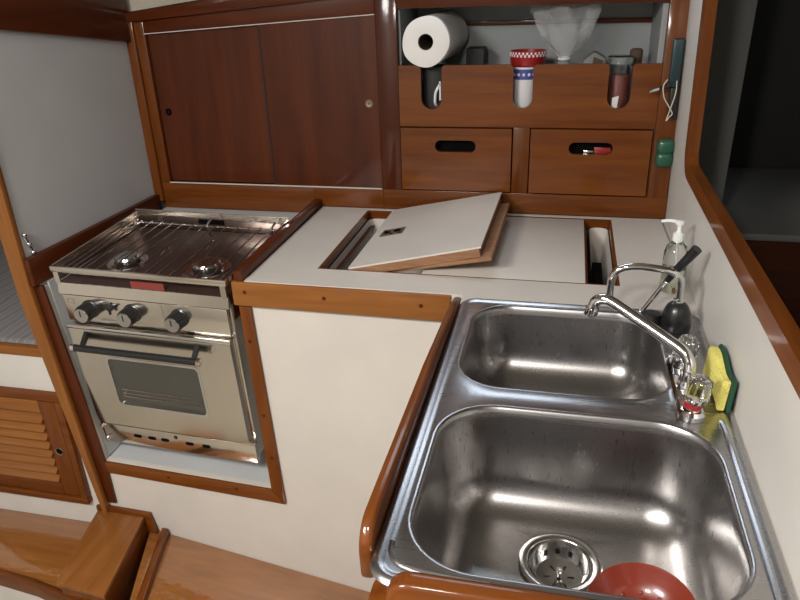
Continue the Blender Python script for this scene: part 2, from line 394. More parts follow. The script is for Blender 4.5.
# left fiddle by the sink: long board with rounded near end
def board_x(bm, x0, x1, prof): prism(bm, [(x0, y, z) for y, z in prof], (x1-x0,0,0), .0055)
prof = [(1.331,-.066), (1.331,-.001), (1.24,.012), (1.0,.028), (.66,.034)]
for i in range(7):
    a = PI/2+PI/2*i/6; prof.append((.635+.040*math.cos(a)*1.0, -.006+.040*math.sin(a)))
prof += [(.597,-.045)]
b = B(); board_x(b, -.209, -.191, prof); obj('side_fiddle', b, W['teakY'], WT, ang=60)
# front fiddle
prof = [(.262,-.08), (.262,.034)]
prof = [(.2745,-.075), (.2745,.034)]
for i in range(7):
    a = PI/2+PI/2*i/6; prof.append((-.132+.026*math.cos(a), .008+.026*math.sin(a)))
prof += [(-.158,-.075)]
b = B(); prism(b, [(x, .5245, z) for x, z in prof], (0,.025,0), .006); obj('front_fiddle', b, W['teakX'], WT, ang=60)

# fixed right icebox lid, loose tilted lid
t0 = thing('icebox_lid', 'flat white icebox lid lying in the hatch, half under the loose lid', 'lid', (-.1,1.66,-.016))
obj('top', box(B(), -.30,.0625,1.440,1.876,-.012,-.0015,.0012), M['lam'], t0)
obj('wood_edge', box(B(), -.29,.0685,1.441,1.875,-.0215,-.0125), W['teakX'], t0)

def tilted(name, corners, th, m, parent):
    """slab from 4 top corners, thickness downwards"""
    p = [Vector(c) for c in corners]; nrm = (p[1]-p[0]).cross(p[3]-p[0]).normalized()
    if nrm.z < 0: nrm = -nrm
    return prism(B(), p, -nrm*th)
LL = thing('icebox_lid', 'loose white icebox lid propped up at a tilt, with a metal pull plate', 'lid', (-.32,1.66,0))
A_, B_, C_, D_ = Vector((-.474,1.440,.003)), Vector((-.470,1.880,.004)), Vector((-.161,1.873,.069)), Vector((-.167,1.450,.068))
nrm = (D_-A_).cross(B_-A_).normalized()
if nrm.z < 0: nrm = -nrm
b = B(); prism(b, [A_, D_, C_, B_], -nrm*.004); obj('top', b, M['lam'], LL, smooth=False)
b = B(); prism(b, [p-nrm*.0042 for p in (A_+(D_-A_)*.01, A_+(D_-A_)*.985, B_+(C_-B_)*.985, B_+(C_-B_)*.01)], -nrm*.020, .001); obj('core_board', b, W['worn'], LL, smooth=False)
e = (D_-A_).normalized()
lower = [p-nrm*.0245+e*s for p, s in ((A_+Vector((0,.012,0)), .08), (D_+Vector((0,-.01,0)), .020), (C_+Vector((0,-.03,0)), .020), (B_+Vector((0,-.012,0)), .08))]
b = B(); prism(b, lower, -nrm*.009, .0015); obj('flange', b, W['worn'], LL)
# pull plate
u = (D_-A_).normalized(); w = (B_-A_).normalized(); c = A_+(D_-A_)*.17+(B_-A_)*.50+nrm*.0006
b = B(); prism(b, [c-u*.030-w*.024, c+u*.030-w*.024, c+u*.030+w*.024, c-u*.030+w*.024], nrm*.0015, .0004); pp = obj('pull_plate', b, M['stain'], LL)
b = B()
for du, dw, r in ((-.014,0,.009), (.012,.004,.010), (0,-.015,.004), (.022,-.015,.004), (-.022,.016,.004)):
    lathe(b, [(.0,.0008), (r,.0006), (r*1.05,0)], c+u*du+w*dw+nrm*.0017, nrm, 16)
obj('pull_recess', b, M['void'], pp)

# ---------------------------------------------------------------- sink
SK = thing('double_sink', 'stainless steel double bowl sink set in the worktop', 'sink', (.04,.94,0))
R1 = (-.156,.236,.585,.922,.085); R2 = (-.152,.192,.982,1.290,.075)
def inset(R, i, z, n=10): return rr(R[0]+i, R[1]-i, R[2]+i, R[3]-i, max(R[4]-i, .01), z, n)
Z0 = .0035
PL = (-.190,.2735,.551,1.318,.035)
b = B()
outer_rings = [(0,.0004), (.002,.003), (.006,.006), (.011,.0065), (.016,.004), (.020,Z0)]
vs = loft(b, [inset(PL, i, z, 8) for i, z in outer_rings])
inner = []
for R in (R1, R2):
    v = loft(b, [inset(R, -.010, Z0), inset(R, -.007, Z0+.0015), inset(R, -.003, Z0+.0018), inset(R, .0, Z0-.001), inset(R, .0025, -.005), inset(R, .004, -.012)])
    inner.append(v)
es = []
for lp in (vs[-1], inner[0][0], inner[1][0]):
    for i in range(len(lp)):
        e_ = b.edges.get((lp[i], lp[(i+1) % len(lp)])); es.append(e_)
bmesh.ops.triangle_fill(b, use_beauty=True, edges=es)
bmesh.ops.recalc_face_normals(b, faces=b.faces[:])
obj('rim_plate', b, M['sink'], SK, ang=60)
# pressed groove at the near left corner
b = B(); tube(b, [(-.171,.615,Z0), (-.169,.600,Z0), (-.160,.587,Z0), (-.146,.580,Z0), (-.12,.575,Z0), (-.05,.572,Z0)], .0036, 8, 5); obj('pressed_bead', b, M['sink'], SK)
b = B(); tube(b, [(.252,.60,Z0-.001), (.2535,.68,Z0), (.2535,.80,Z0), (.2535,.92,Z0), (.250,.94,Z0-.001)], .0045, 8, 5); obj('pressed_bead', b, M['sink'], SK)
def bowl(R, depth, drain):
    b = B(); rings = [inset(R, .004, -.012)]
    for i, z in ((.008,-.04), (.013,-depth+.058)): rings.append(inset(R, i, z))
    for k in range(1, 13):
        a = PI/2*k/12; rings.append(inset(R, .013+.058*(1-math.cos(a)), -depth+.058-.058*math.sin(a)))
    v = loft(b, rings)
    dx, dy, dr = drain; n = 32
    c = [b.verts.new((dx+dr*math.cos(2*PI*i/n), dy+dr*math.sin(2*PI*i/n), -depth-.004)) for i in range(n)]
    es = [b.edges.new((c[i], c[(i+1) % n])) for i in range(n)]
    lp = v[-1]; es += [b.edges.get((lp[i], lp[(i+1) % len(lp)])) for i in range(len(lp))]
    bmesh.ops.triangle_fill(b, use_beauty=True, edges=es)
    bmesh.ops.recalc_face_normals(b, faces=b.faces[:])
    return b
D1 = .165; dc = (.032,.788)
obj('large_bowl', bowl(R1, D1, (dc[0], dc[1], .042)), M['bowl'], SK, ang=70)
obj('small_bowl', bowl(R2, .140, (.02, 1.14, .03)), M['bowl'], SK, ang=70)
def drain(x, y, z, s=1.0):
    b = B(); lathe(b, [(.059*s, z-.003), (.060*s, z+.0015), (.057*s, z+.003), (.048*s, z+.0025), (.045*s, z-.001), (.043*s, z-.02), (.036*s, z-.034), (0.002, z-.036)], (x, y, 0), n=40)
    d = obj('drain', b, M['drain'], SK, ang=50); return d
dr = drain(dc[0], dc[1], -D1)
drain(.02, 1.14, -.140, .72)
# strainer basket (own thing: lifts out)
b = B(); n = 36; z = -D1; T = Matrix.Translation((dc[0], dc[1]-.004, z-.001))@Matrix.Rotation(.12, 4, 'X')
prof = [(.042,.003), (.0425,.0045), (.0405,.0045), (.039,-.002), (.0375,-.008), (.0355,-.018), (.033,-.023), (.022,-.025), (.012,-.025), (.001,-.025)]
t = bmesh.new()
vs = [[t.verts.new(T@Vector((r*math.cos(2*PI*i/n), r*math.sin(2*PI*i/n), h))) for i in range(n)] for r, h in prof]
for k in range(len(vs)-1):
    for i in range(n):
        if k in (4,) and i % 3 == 0: continue
        if k in (7,) and i % 6 == 0: continue
        t.faces.new((vs[k][i], vs[k][(i+1) % n], vs[k+1][(i+1) % n], vs[k+1][i]))
merge(b, t)
SB = thing('strainer_basket', 'perforated steel strainer basket sitting in the large bowl drain', 'strainer', (dc[0], dc[1], -D1-.03))
obj('basket', b, M['drain'], SB)
b = B(); lathe(b, [(.001,.012), (.005,.012), (.006,.009), (.003,.006), (.003,0)], (dc[0], dc[1]-.002, z-.022), n=14); obj('knob', b, M['drain'], SB)

# terracotta dish
TD = thing('plastic_strainer', 'terracotta red plastic sink strainer dish leaning in the large bowl', 'strainer', (.134,.686,-.140), (.16,-.10,0))
b = B(); lathe(b, [(.001,-.008), (.03,-.008), (.042,-.005), (.056,.006), (.066,.020), (.069,.023), (.070,.020), (.067,.015), (.056,-.001), (.042,-.011), (.001,-.013)], (0,0,0), n=48)
obj('dish', b, M['terra'], TD, local=True, ang=60)
b = B()
for i in range(11):
    a = 2*PI*i/11
    for r in (.018,.032,.044):
        bmesh.ops.create_uvsphere(b, u_segments=8, v_segments=6, radius=.0042, matrix=Matrix.Translation((r*math.cos(a+r*8), r*math.sin(a+r*8), -.0065)))
obj('bumps', b, M['terra'], TD, local=True)

# ---------------------------------------------------------------- faucet
FA = thing('mixer_tap', 'chrome swivel mixer tap with two clear acrylic knobs behind the sink divider', 'tap', (.222,1.04,Z0))
b = B(); t = [inset((.190,.230,.930,1.120,.018), 0, Z0+.0005, 5), inset((.190,.230,.930,1.120,.018), 0, .012, 5), inset((.190,.230,.930,1.120,.018), .004, .017, 5)]
loft(b, t, cap0=True, cap1=True); obj('base_plate', b, M['chrome'], FA, rec=True)
b = B(); lathe(b, [(.015,.016), (.015,.024), (.012,.030), (.010,.034), (.010,.05)], (.209,1.005,0), n=24, cap0=True, cap1=True); obj('spout_socket', b, M['chrome'], FA)
b = B(); sp = smooth_path([(.209,1.005,.030), (.2095,1.006,.045), (.209,1.012,.060), (.200,1.022,.073), (.178,1.038,.083), (.13,1.070,.102), (.092,1.094,.117), (.078,1.10,.119), (.067,1.104,.112), (.062,1.104,.098)], 6)
rad = [.0095 if i < 12 else .0092 for i in range(len(sp))]
tube(b, sp, rad, 16); obj('spout', b, M['chrome'], FA, ang=60)
b = B(); lathe(b, [(.0115,.0), (.0115,-.012), (.009,-.015), (.002,-.014)], (.0622,1.104,.1), (.15,0,1), n=20, cap0=True); obj('aerator', b, M['chrome'], FA)
for yk, rot in ((.952, 0), (1.078, .3)):
    o_ = Vector((.210, yk, .017)); ax = Vector((.16, 0, 1)).normalized(); q_ = Vector((0,0,1)).rotation_difference(ax)
    b = B(); lathe(b, [(.013,.0), (.013,.010), (.008,.014), (.007,.020)], o_, ax, n=20, cap0=True, cap1=True)
    obj('valve_stem', b, M['chrome'], FA)
    b = B(); n = 48; rings = []
    for r, z in ((.009,.012), (.0165,.015), (.0185,.020), (.0172,.040), (.0155,.050), (.0115,.053)):
        rings.append([o_+q_@Vector((r*(1+.07*math.cos(8*2*PI*i/n+rot))*math.cos(2*PI*i/n), r*(1+.07*math.cos(8*2*PI*i/n+rot))*math.sin(2*PI*i/n), z)) for i in range(n)])
    loft(b, rings, cap0=True, cap1=True); obj('knob', b, M['clear'], FA, rec=True, ang=60)
    if yk < 1:
        b = B(); lathe(b, [(.0131,.002), (.0136,.004), (.0136,.010), (.0131,.0105)], o_, ax, n=20, cap0=True, cap1=True)
        obj('hot_marker', b, M['red'], FA)['label'] = 'red hot-water ring under the near knob'

# hand pump tap
HP = thing('hand_pump_tap', 'galley hand pump with black body, arched chrome spout and black lever', 'tap', (.236,1.255,Z0))
b = B(); lathe(b, [(.027,Z0+.0005), (.0275,.008), (.0265,.02), (.024,.036), (.019,.048), (.012,.055), (.006,.057)], (.222,1.247,0), n=28, cap0=True, cap1=True); obj('body', b, M['black'], HP)
b = B(); lathe(b, [(.0095,.054), (.0105,.060), (.007,.063)], (.222,1.247,0), n=20, cap0=True, cap1=True); obj('collar', b, M['chrome'], HP)
b = B(); tube(b, [(.222,1.247,.059), (.222,1.247,.085), (.218,1.247,.103), (.204,1.247,.114), (.18,1.247,.119), (.14,1.249,.120), (.112,1.25,.112), (.101,1.25,.094), (.100,1.25,.058)], .0068, 14, 8); obj('spout', b, M['chrome'], HP, ang=60)
b = B(); tube(b, [(.163,1.285,.010), (.2065,1.285,.088)], .0042, 10); 
bmesh.ops.create_uvsphere(b, u_segments=12, v_segments=8, radius=.0062, matrix=Matrix.Translation((.163,1.285,.0125)))
obj('lever_rod', b, M['chrome'], HP)
b = B(); tube(b, [(.203,1.283,.081), (.215,1.277,.105), (.243,1.262,.155)], .0058, 14, 0, .0095); obj('lever_grip', b, M['black'], HP, ang=50)
b = B(); lathe(b, [(.020,Z0+.0005), (.020,.012), (.017,.022), (.010,.024)], (.180,1.262,0), n=24, cap0=True, cap1=True); obj('lever_base', b, M['black'], HP)

# sponge
SP = thing('sponge', 'yellow sponge with dark green scouring pad leaning on the cream wall', 'sponge', (.257,1.02,Z0+.002))
def pad(x0, x1, y0, y1, z0, z1, lean, wav):
    b = B(); ny, nz = 12, 6; A1 = []; A2 = []
    rings = []
    for i in range(ny+1):
        y = y0+(y1-y0)*i/ny; s = wav*math.sin(i/ny*PI*1.6+.4)
        zz = z1-.004*math.sin(i/ny*PI*2)
        e0 = lean*(z0-z0)/.07; e1 = lean*(zz-z0)/.07
        ring = [Vector((x0+s+.002, y, z0)), Vector((x0+s, y, z0+.004)), Vector((x0+s+e1, y, zz-.004)), Vector((x0+s+e1+.002, y, zz)), Vector((x1+e1-.001, y, zz)), Vector((x1+e1, y, zz-.003)), Vector((x1, y, z0+.003)), Vector((x1-.001, y, z0))]
        rings.append(ring)
    loft(b, rings, cap0=True, cap1=True); return b
obj('foam', pad(.2465,.2590,.968,1.076,Z0+.003,.058,.004,.002), M['sponge'], SP, rec=True, ang=60)
obj('scouring_pad', pad(.2605,.2668,.963,1.081,Z0+.003,.061,.003,.0), M['scour'], SP, rec=True, ang=60)

# soap bottle
BO = thing('soap_dispenser', 'clear bottle of pale green soap with white pump in the back corner', 'bottle', (.236,1.43,0))
cx, cy = .236, 1.43
b = B(); lathe(b, [(.001,.001), (.023,.001), (.0245,.004), (.024,.05), (.0235,.085), (.020,.097), (.012,.104), (.010,.113)], (cx,cy,0), n=28); obj('bottle', b, M['clear'], BO, ang=60)
b = B(); lathe(b, [(.001,.003), (.021,.003), (.0225,.006), (.0222,.04), (.0222,.05), (.001,.05)], (cx,cy,0), n=24); obj('liquid', b, M['soap'], BO)
b = B(); lathe(b, [(.0105,.108), (.0112,.112), (.0108,.124), (.006,.127), (.0045,.130), (.0045,.143), (.0085,.144), (.009,.150), (.006,.152)], (cx,cy,0), n=20, cap0=True, cap1=True); p_ = obj('pump', b, M['pump'], BO)
b = B(); tube(b, [(cx,cy,.148), (cx-.018,cy+.006,.149), (cx-.034,cy+.012,.145)], .0038, 10, 5, .003); obj('nozzle', b, M['pump'], p_)
b = B(); tube(b, [(cx,cy,.12), (cx+.002,cy,.06), (cx+.006,cy,.008)], .0018, 8, 4); obj('dip_tube', b, M['pump'], p_)
# lead of the lighter hanging into the corner
b = B(); tube(b, [(.262,1.885,.004), (.2625,1.80,.004), (.266,1.68,.004), (.266,1.60,.004)], .0013, 6, 6)
single('cord', b, M['greymetal'], 'thin grey cord lying in the corner behind the soap bottle', 'cord', (.264,1.74,.003))

# ---------------------------------------------------------------- stove
SW, SH, SD = .475, .54, .362
SV = thing('gimballed_stove', 'stainless steel marine gas stove with two burners and oven', 'stove', (-1.203,1.345,.004), (.067,0,-.044))
Lc = dict(local=True)
def sv(name, bm, m, parent=None, **k):
    for v in bm.verts:
        if v.co.z < -.15: v.co.z += (v.co.z+.15)*.14
    return obj(name, bm, m, parent or SV, local=True, **k)
# local axes: x right, y back, z up; origin = front-left top edge
b = B()
box(b, .004, SW-.010, .016, SD, -.485, -.075, .002); sv('body', b, M['stove'])
# hob tray
b = B(); box(b, .006, SW-.008, .006, SD-.004, -.075, -.045, .003); sv('hob', b, M['hob'])
# raised rim: front rail
b = B()
box(b, .0, SW, -.004, .004, -.014, .0, .0012)
box(b, .0, .004, .004, SD, -.012, .0); box(b, SW-.004, SW, .004, SD, -.012, .0)
sv('rim', b, M['stove'])
b = B(); box(b, .0, SW, SD-.003, SD, -.055, .008, .001)
box(b, .0, .003, .0045, SD-.0035, -.045, -.0125); sv('back_guard', b, M['stove'])
b = B(); box(b, .20, .28, SD-.0045, SD-.0031, -.026, -.012); sv('vent_slot', b, M['void'])
# front lower rail
b = B(); prism(b, [(.004,-.003,-.074), (.004,.003,-.046), (.004,.008,-.046), (.004,.012,-.075)], (SW-.008,0,0)); sv('front_rail', b, M['stove'], smooth=False)
for x in (.004, SW-.018):
    sv('rail_bracket', box(B(), x, x+.014, -.002, .003, -.0455, -.0145), M['stove'])
b = B(); box(b, .215, .305, .0035, .0055, -.044, -.026); sv('maker_label', b, M['redlabel'])['label'] = 'dull red label behind the front rail'
# grate
b = B(); tube(b, [(.012,.012,-.022), (SW-.012,.012,-.022)], .0022, 8); tube(b, [(.012,SD-.035,-.018), (SW-.012,SD-.035,-.018)], .0028, 8)
tube(b, [(.012,.012,-.022), (.012,SD-.035,-.018)], .0022, 8); tube(b, [(SW-.012,.012,-.022), (SW-.012,SD-.035,-.018)], .0022, 8)
G = sv('pot_grate', b, M['wire'])
for i in range(13):
    x = .035+i*(SW-.07)/12
    b = B(); tube(b, [(x,.008,-.0215), (x,.012,-.0185), (x,.05,-.0185), (x,SD-.04,-.0155), (x,SD-.032,-.0155)], .0019, 8); sv('grate_bar', b, M['wire'], G)
for x, y, r in ((.115,.135,.030), (.345,.135,.034)):
    b = B(); lathe(b, [(r*1.75,-.0448), (r*1.72,-.0425), (r*1.2,-.0435), (r*1.1,-.045)], (x,y,0), n=36, cap0=False); bd = sv('burner_dish', b, M['stove'])
    b = B(); lathe(b, [(r*.95,-.045), (r*.95,-.034), (r*.7,-.032)], (x,y,0), n=32, cap1=True); bb = sv('burner', b, M['black'])
    b = B(); lathe(b, [(r*1.0,-.0345), (r*1.04,-.031), (r*.95,-.026), (r*.5,-.024), (.002,-.024)], (x,y,0), n=32, cap0=True); sv('burner_cap', b, M['drain'], bb)
for x, y in ((.20,.20), (.30,.26), (.44,.22)):
    b = B(); tube(b, [(x,y,-.044), (x,y,-.028), (x+.004,y-.02,-.024), (x+.004,y-.05,-.03)], .0016, 6, 4); sv('thermocouple', b, M['chrome'])
for x in (.028, .255, SW-.03):
    b = B(); tube(b, [(x,SD-.04,-.045), (x,SD-.05,-.01), (x+.004,SD-.03,.002)], .0032, 8, 4); sv('pan_clamp', b, M['chrome'])
# control panel
b = B(); box(b, .010, SW-.012, -.002, .0155, -.150, -.0765, .002); CP = sv('control_panel', b, M['stove'])
b = B(); box(b, .2895,.2905,-.0028,-.0018,-.148,-.079); sv('panel_seam', b, M['greymetal'], CP)
for x in (.085, .205, .335):
    z = -.110
    b = B(); lathe(b, [(.024,.0), (.024,.003), (.0215,.005), (.0208,.034), (.0195,.037)], (x,-.002,z), (0,-1,0), 28, cap1=True)
    K = sv('knob', b, M['black'], ang=40)
    b = B(); lathe(b, [(.0195,.0375), (.018,.0395), (.002,.0398)], (x,-.002,z), (0,-1,0), 28, cap0=True); sv('knob_face', b, M['drain'], K)['label'] = 'brushed metal knob face'
    b = B(); box(b, x-.0012, x+.0012, -.0427, -.0417, z-.001, z+.014); sv('pointer', b, M['black'], K)
    b = B()
    for i in range(20):
        a = 2*PI*i/20; 
        box(b, x+.0210*math.cos(a)-.0009, x+.0210*math.cos(a)+.0009, -.035, -.008, z+.0210*math.sin(a)-.0009, z+.0210*math.sin(a)+.0009)
    sv('grip_ribs', b, M['black'], K, smooth=False)
b = B(); lathe(b, [(.008,0), (.007,.012), (.006,.013)], (.148,-.002,-.100), (0,-1,0), 16, cap1=True); IG = sv('igniter', b, M['black'])
b = B()
for a in (0, 2.1, 4.2): tube(b, [(.148,-.012,-.100), (.148+.014*math.cos(a+.5),-.013,-.100+.014*math.sin(a+.5))], .0035, 8)
sv('igniter_wing', b, M['black'], IG)
b = B()
for q in ((.022,.040,-.088,-.0872), (.022,.040,-.100,-.0992), (.022,.0228,-.0992,-.088), (.0392,.040,-.0992,-.088)): box(b, q[0], q[1], -.0026, -.0021, q[2], q[3])
sv('printed_mark', b, M['greymetal'], CP, smooth=False)
# oven door
b = B(); wz0, wz1 = -.358, -.232
def rz(x0, x1, z0, z1, r, y, n=5): return [Vector((p.x, y, p.y)) for p in rr(x0, x1, z0, z1, r, 0, n)]
holed(b, rz(.006, SW-.016, -.430, -.158, .006, -.010), [rz(.095, .355, -.365, -.238, .012, -.010)], (0,.024,0))
DR = sv('oven_door', b, M['stove'], smooth=False)
b = B(); box(b, .002, SW-.012, -.014, -.001, -.166, -.156, .003); sv('door_top_edge', b, M['chrome'], DR)
b = B(); holed(b, rz(.090, .360, -.370, -.233, .015, -.0112), [rz(.0955, .3545, -.3645, -.2385, .012, -.0112)], (0,.001,0)); sv('window_rim', b, M['chrome'], DR, smooth=False)
b = B(); box(b, .094,.356,-.004,-.002,-.366,-.237); sv('window_glass', b, M['glass'], DR)
b = B()
for z in (-.325,-.335,-.345): tube(b, [(.11,-.0052,z), (.345,-.0052,z)], .0009, 6)
tube(b, [(.105,-.0052,-.355), (.125,-.0052,-.325)], .0011, 6)
sv('oven_shelf', b, M['drain'], DR)
b = B(); tube(b, [(.035,-.040,-.200), (.385,-.040,-.200)], .0085, 16); H = sv('door_handle', b, M['black'], DR)
for x in (.033, .387): sv('handle_cap', lathe(B(), [(.010,-.005), (.010,.005), (.004,.007)], (x,-.040,-.200), (1,0,0) if x > .2 else (-1,0,0), 16, cap0=True, cap1=True), M['chrome'], H)
for x in (.055, .370): b = prism(B(), [(x-.005,-.010,-.172), (x-.005,-.010,-.186), (x-.005,-.040,-.205), (x-.005,-.040,-.196)], (.010,0,0)); sv('handle_bracket', b, M['black'], H, smooth=False)
# bottom drawer strip with slots
b = B(); box(b, .010, SW-.004, -.004, .016, -.492, -.438, .002); box(b, .004, SW-.010, -.001, .016, -.4375, -.4305)
DP = sv('lower_panel', b, M['stove'])
for x in (.115,.160,.200,.275,.325):
    b = B(); prism(b, [Vector((p.x, -.0048, p.y)) for p in rr(x-.012, x+.012, -.467, -.458, .0044, 0, 4)], (0,.001,0)); sv('vent_slot', b, M['void'], DP, smooth=False)
sv('pilot_hole', lathe(B(), [(.002,.0005), (.005,.0005), (.0052,0)], (.236,-.0045,-.449), (0,-1,0), 14), M['void'], DP)
b = B(); lathe(b, [(.006,0), (.006,.006), (.003,.008)], (.008,-.004,-.445), (0,-1,0), 14, cap1=True); sv('bolt', b, M['chrome']); b = B(); lathe(b, [(.006,0), (.006,.006), (.003,.008)], (.014,-.004,-.482), (0,-1,0), 14, cap1=True); sv('bolt', b, M['chrome'])
b = B(); box(b, -.018,.003,.004,.03,-.49,-.435,.003); sv('gimbal_bracket', b, W['darkZ'])

# ---------------------------------------------------------------- upper cabinet
UC = thing('wall_cupboard', 'varnished wooden wall cupboard with sliding doors, rack and two bins', 'cupboard', (-.48, 1.95, .0))
y0, y1 = 1.90, 1.918
def fb(b, x0, x1, z0, z1, ya=y0, yb=y1, bev=.0015): return box(b, x0, x1, ya, yb, z0, z1, bev)
b = B()
fb(b, -1.2115, -.7145, -.022, .058); fb(b, -.7144, -.503, .001, .058); obj('bottom_rail', b, W['teakX'], UC)
b = B(); fb(b, -.5028, .273, .001, .058); obj('bottom_rail', b, W['teakX'], UC)
b = B(); fb(b, -1.239, -1.212, .0, .545, 1.892, 1.93); fb(b, -1.2115, -1.182, .0585, .545); obj('left_stile', b, W['teakZ'], UC)
b = B(); fb(b, -.505, -.4475, .0585, .62); obj('middle_stile', b, W['darkZ'], UC)
b = B(); fb(b, .2215, .270, .0585, .545, 1.896); obj('right_stile', b, W['teakZ'], UC)
b = B(); prism(b, [(-1.1815,1.899,.490), (-.5055,1.899,.527), (-.5055,1.899,.60), (-1.1815,1.899,.54)], (0,.02,0), .001)
prism(b, [(-.447,1.899,.538), (.2212,1.899,.538), (.2212,1.899,.62), (-.447,1.899,.62)], (0,.02,0), .001)
obj('top_rail', b, W['darkX'], UC)
b = B(); prism(b, [(-1.238,1.884,.520), (-.62,1.884,.566), (.268,1.884,.555), (.268,1.884,.66), (-.60,1.884,.66), (-.965,1.884,.574), (-1.238,1.884,.543)], (0,.013,0), .001); obj('cornice', b, W['darkX'], UC)
b = B(); fb(b, -1.1815, -.5055, .0582, .0612, 1.897, 1.902, .0004); obj('track', b, M['lam'], UC); b = B(); prism(b, [(-1.1815,1.896,.4878), (-.5055,1.896,.5248), (-.5055,1.896,.5270), (-1.1815,1.896,.4900)], (0,.004,0)); obj('track', b, M['lam'], UC)['label'] = 'thin pale track strips above and below the doors'
# sliding doors
b = B(); prism(b, [(-1.181,1.914,.062), (-.828,1.914,.062), (-.828,1.914,.5075), (-1.181,1.914,.4875)], (0,.008,0)); d1 = obj('sliding_door', b, W['darkZ'], UC, smooth=False)
b = B(); prism(b, [(-.833,1.903,.062), (-.506,1.903,.062), (-.506,1.903,.5245), (-.833,1.903,.507)], (0,.008,0)); d2 = obj('sliding_door', b, W['darkZ'], UC, smooth=False)
b = B(); prism(b, [(-.8375,1.902,.062), (-.8333,1.902,.062), (-.8333,1.902,.507), (-.8375,1.902,.5068)], (0,.010,0)); obj('gap_strip', b, M['strip_black'], d2, smooth=False)  # black strip stands in for the shadowed groove between the doors
b = B(); lathe(b, [(.002,.001), (.009,.001), (.0105,0)], (-1.155,1.9135,.270), (0,-1,0), 18); obj('finger_hole', b, M['void'], d1)
b = B(); lathe(b, [(.002,.001), (.009,.0015), (.0115,0)], (-.533,1.9025,.298), (0,-1,0), 18); obj('finger_hole', b, M['stain'], d2)
# rack front with 3 U slots
b = B(); zt = .398; pts = [(-.4468, .2385), (.2208, .2385), (.2208, zt)]
for xa, xb, zb in ((.096,.152,.288), (-.142,-.092,.288), (-.386,-.330,.284)):
    r = (xb-xa)/2; pts.append((xb, zt-.004)) if 0 else None
    pts += [(xb+.006, zt), (xb, zt-.008)]
    for i in range(9):
        a = -PI*i/8; pts.append(((xa+xb)/2+r*math.cos(a), zb+r+r*math.sin(a)))
    pts += [(xa, zt-.008), (xa-.006, zt)]
pts += [(-.4468, zt)]
holed(b, [(x, 1.9, z) for x, z in pts], [], (0,.016,0)); obj('rack_front', b, W['teakX'], UC, smooth=False)
# bin surround & bins
for q in ((-.1375, -.0935), (.2185, .2212)):
    obj('bin_divider', fb(B(), q[0], q[1], .0585, .238), W['teakZ'], UC)
for xa, xb in ((-.4445, -.1405), (-.0905, .2155)):
    b = B(); cx = (xa+xb)/2+(.0 if xa < -.3 else .003); za, zb = .0635, .2355
    holed(b, [(xa,1.893,za), (xb,1.893,za), (xb,1.893,zb), (xa,1.893,zb)], [[Vector((p.x,1.893,p.y)) for p in rr(cx-.056, cx+.056, .171, .203, .0155, 0, 6)]], (0,.014,0))
    bn = obj('bin_front', b, W['teakX'], UC, smooth=False)
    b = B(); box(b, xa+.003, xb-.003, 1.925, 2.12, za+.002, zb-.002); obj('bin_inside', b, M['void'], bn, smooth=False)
# cubby interior
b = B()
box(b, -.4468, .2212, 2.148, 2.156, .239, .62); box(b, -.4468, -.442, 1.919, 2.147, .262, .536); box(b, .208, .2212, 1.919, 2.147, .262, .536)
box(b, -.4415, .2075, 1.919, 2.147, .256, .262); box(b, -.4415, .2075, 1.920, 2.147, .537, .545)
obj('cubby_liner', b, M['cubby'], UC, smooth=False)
b = B(); box(b, -.4415,.2075,2.138,2.1475,.478,.490,.001); obj('rear_batten', b, W['darkX'], UC)
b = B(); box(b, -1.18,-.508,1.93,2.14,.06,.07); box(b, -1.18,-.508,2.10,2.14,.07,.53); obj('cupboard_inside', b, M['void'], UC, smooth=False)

# ---------------------------------------------------------------- things in the rack
# paper towel roll
PT = thing('paper_towel_roll', 'white paper towel roll lying end-on in the left of the rack', 'paper towel', (-.362,1.99,.3945))
n = 64; ax0 = Vector((-.366,1.872,.4585)); ax1 = Vector((-.352,2.115,.458))
def sect(c, r, flat=True):
    out = []
    for i in range(n):
        a = 2*PI*i/n; q = r*(1+.030*math.cos(2*(a-.9))+.012*math.cos(5*a+.6))
        out.append(Vector((c.x+q*math.cos(a), c.y, c.z+q*math.sin(a))))
    return out
ro, ri = .062, .0200
circ = lambda c, r: [Vector((c.x+r*math.cos(2*PI*i/n), c.y, c.z+r*math.sin(2*PI*i/n))) for i in range(n)]
b = B(); loft(b, [circ(ax0, ri), sect(ax0, ro*.5), sect(ax0, ro-.003), sect(ax0+Vector((0,.002,0)), ro), sect(ax1, ro), sect(ax1, ro-.003), circ(ax1, ri)]); obj('paper', b, M['paper'], PT, rec=True, ang=50)
b = B(); loft(b, [circ(ax0+Vector((0,.003,0)), ri-.0003), circ(ax1, ri-.0003), circ(ax1, ri-.0015), circ(ax0+Vector((0,.003,0)), ri-.0015), circ(ax0+Vector((0,.003,0)), ri-.0003)]); obj('core', b, M['card'], PT, rec=True)
b = B(); lathe(b, [(.0001,0), (.0184,0)], ax0+Vector((0,.2,0)), (0,1,0), 24); obj('core_shade', b, M['void'], PT)  # black disc paints the dark depth of the hollow core
# dark mug with white handle
t0 = thing('mug', 'dark grey mug with a white handle showing through the left rack slot', 'mug', (-.357,1.965,.2625))
b = B(); lathe(b, [(.002,.0005), (.031,.0005), (.034,.006), (.035,.128), (.033,.128), (.031,.01), (.002,.008)], (-.357,1.965,.2625), n=32); obj('cup', b, M['darkgrey'], t0, ang=50)
b = B(); tube(b, [(-.340,1.934,.345), (-.341,1.925,.343), (-.350,1.921,.325), (-.352,1.922,.300), (-.350,1.932,.290)], .0038, 10, 6); tube(b, [(-.340,1.932,.352), (-.338,1.924,.335), (-.338,1.924,.305)], .003, 8, 4); obj('handle', b, M['white'], t0)['label'] = 'white handle'
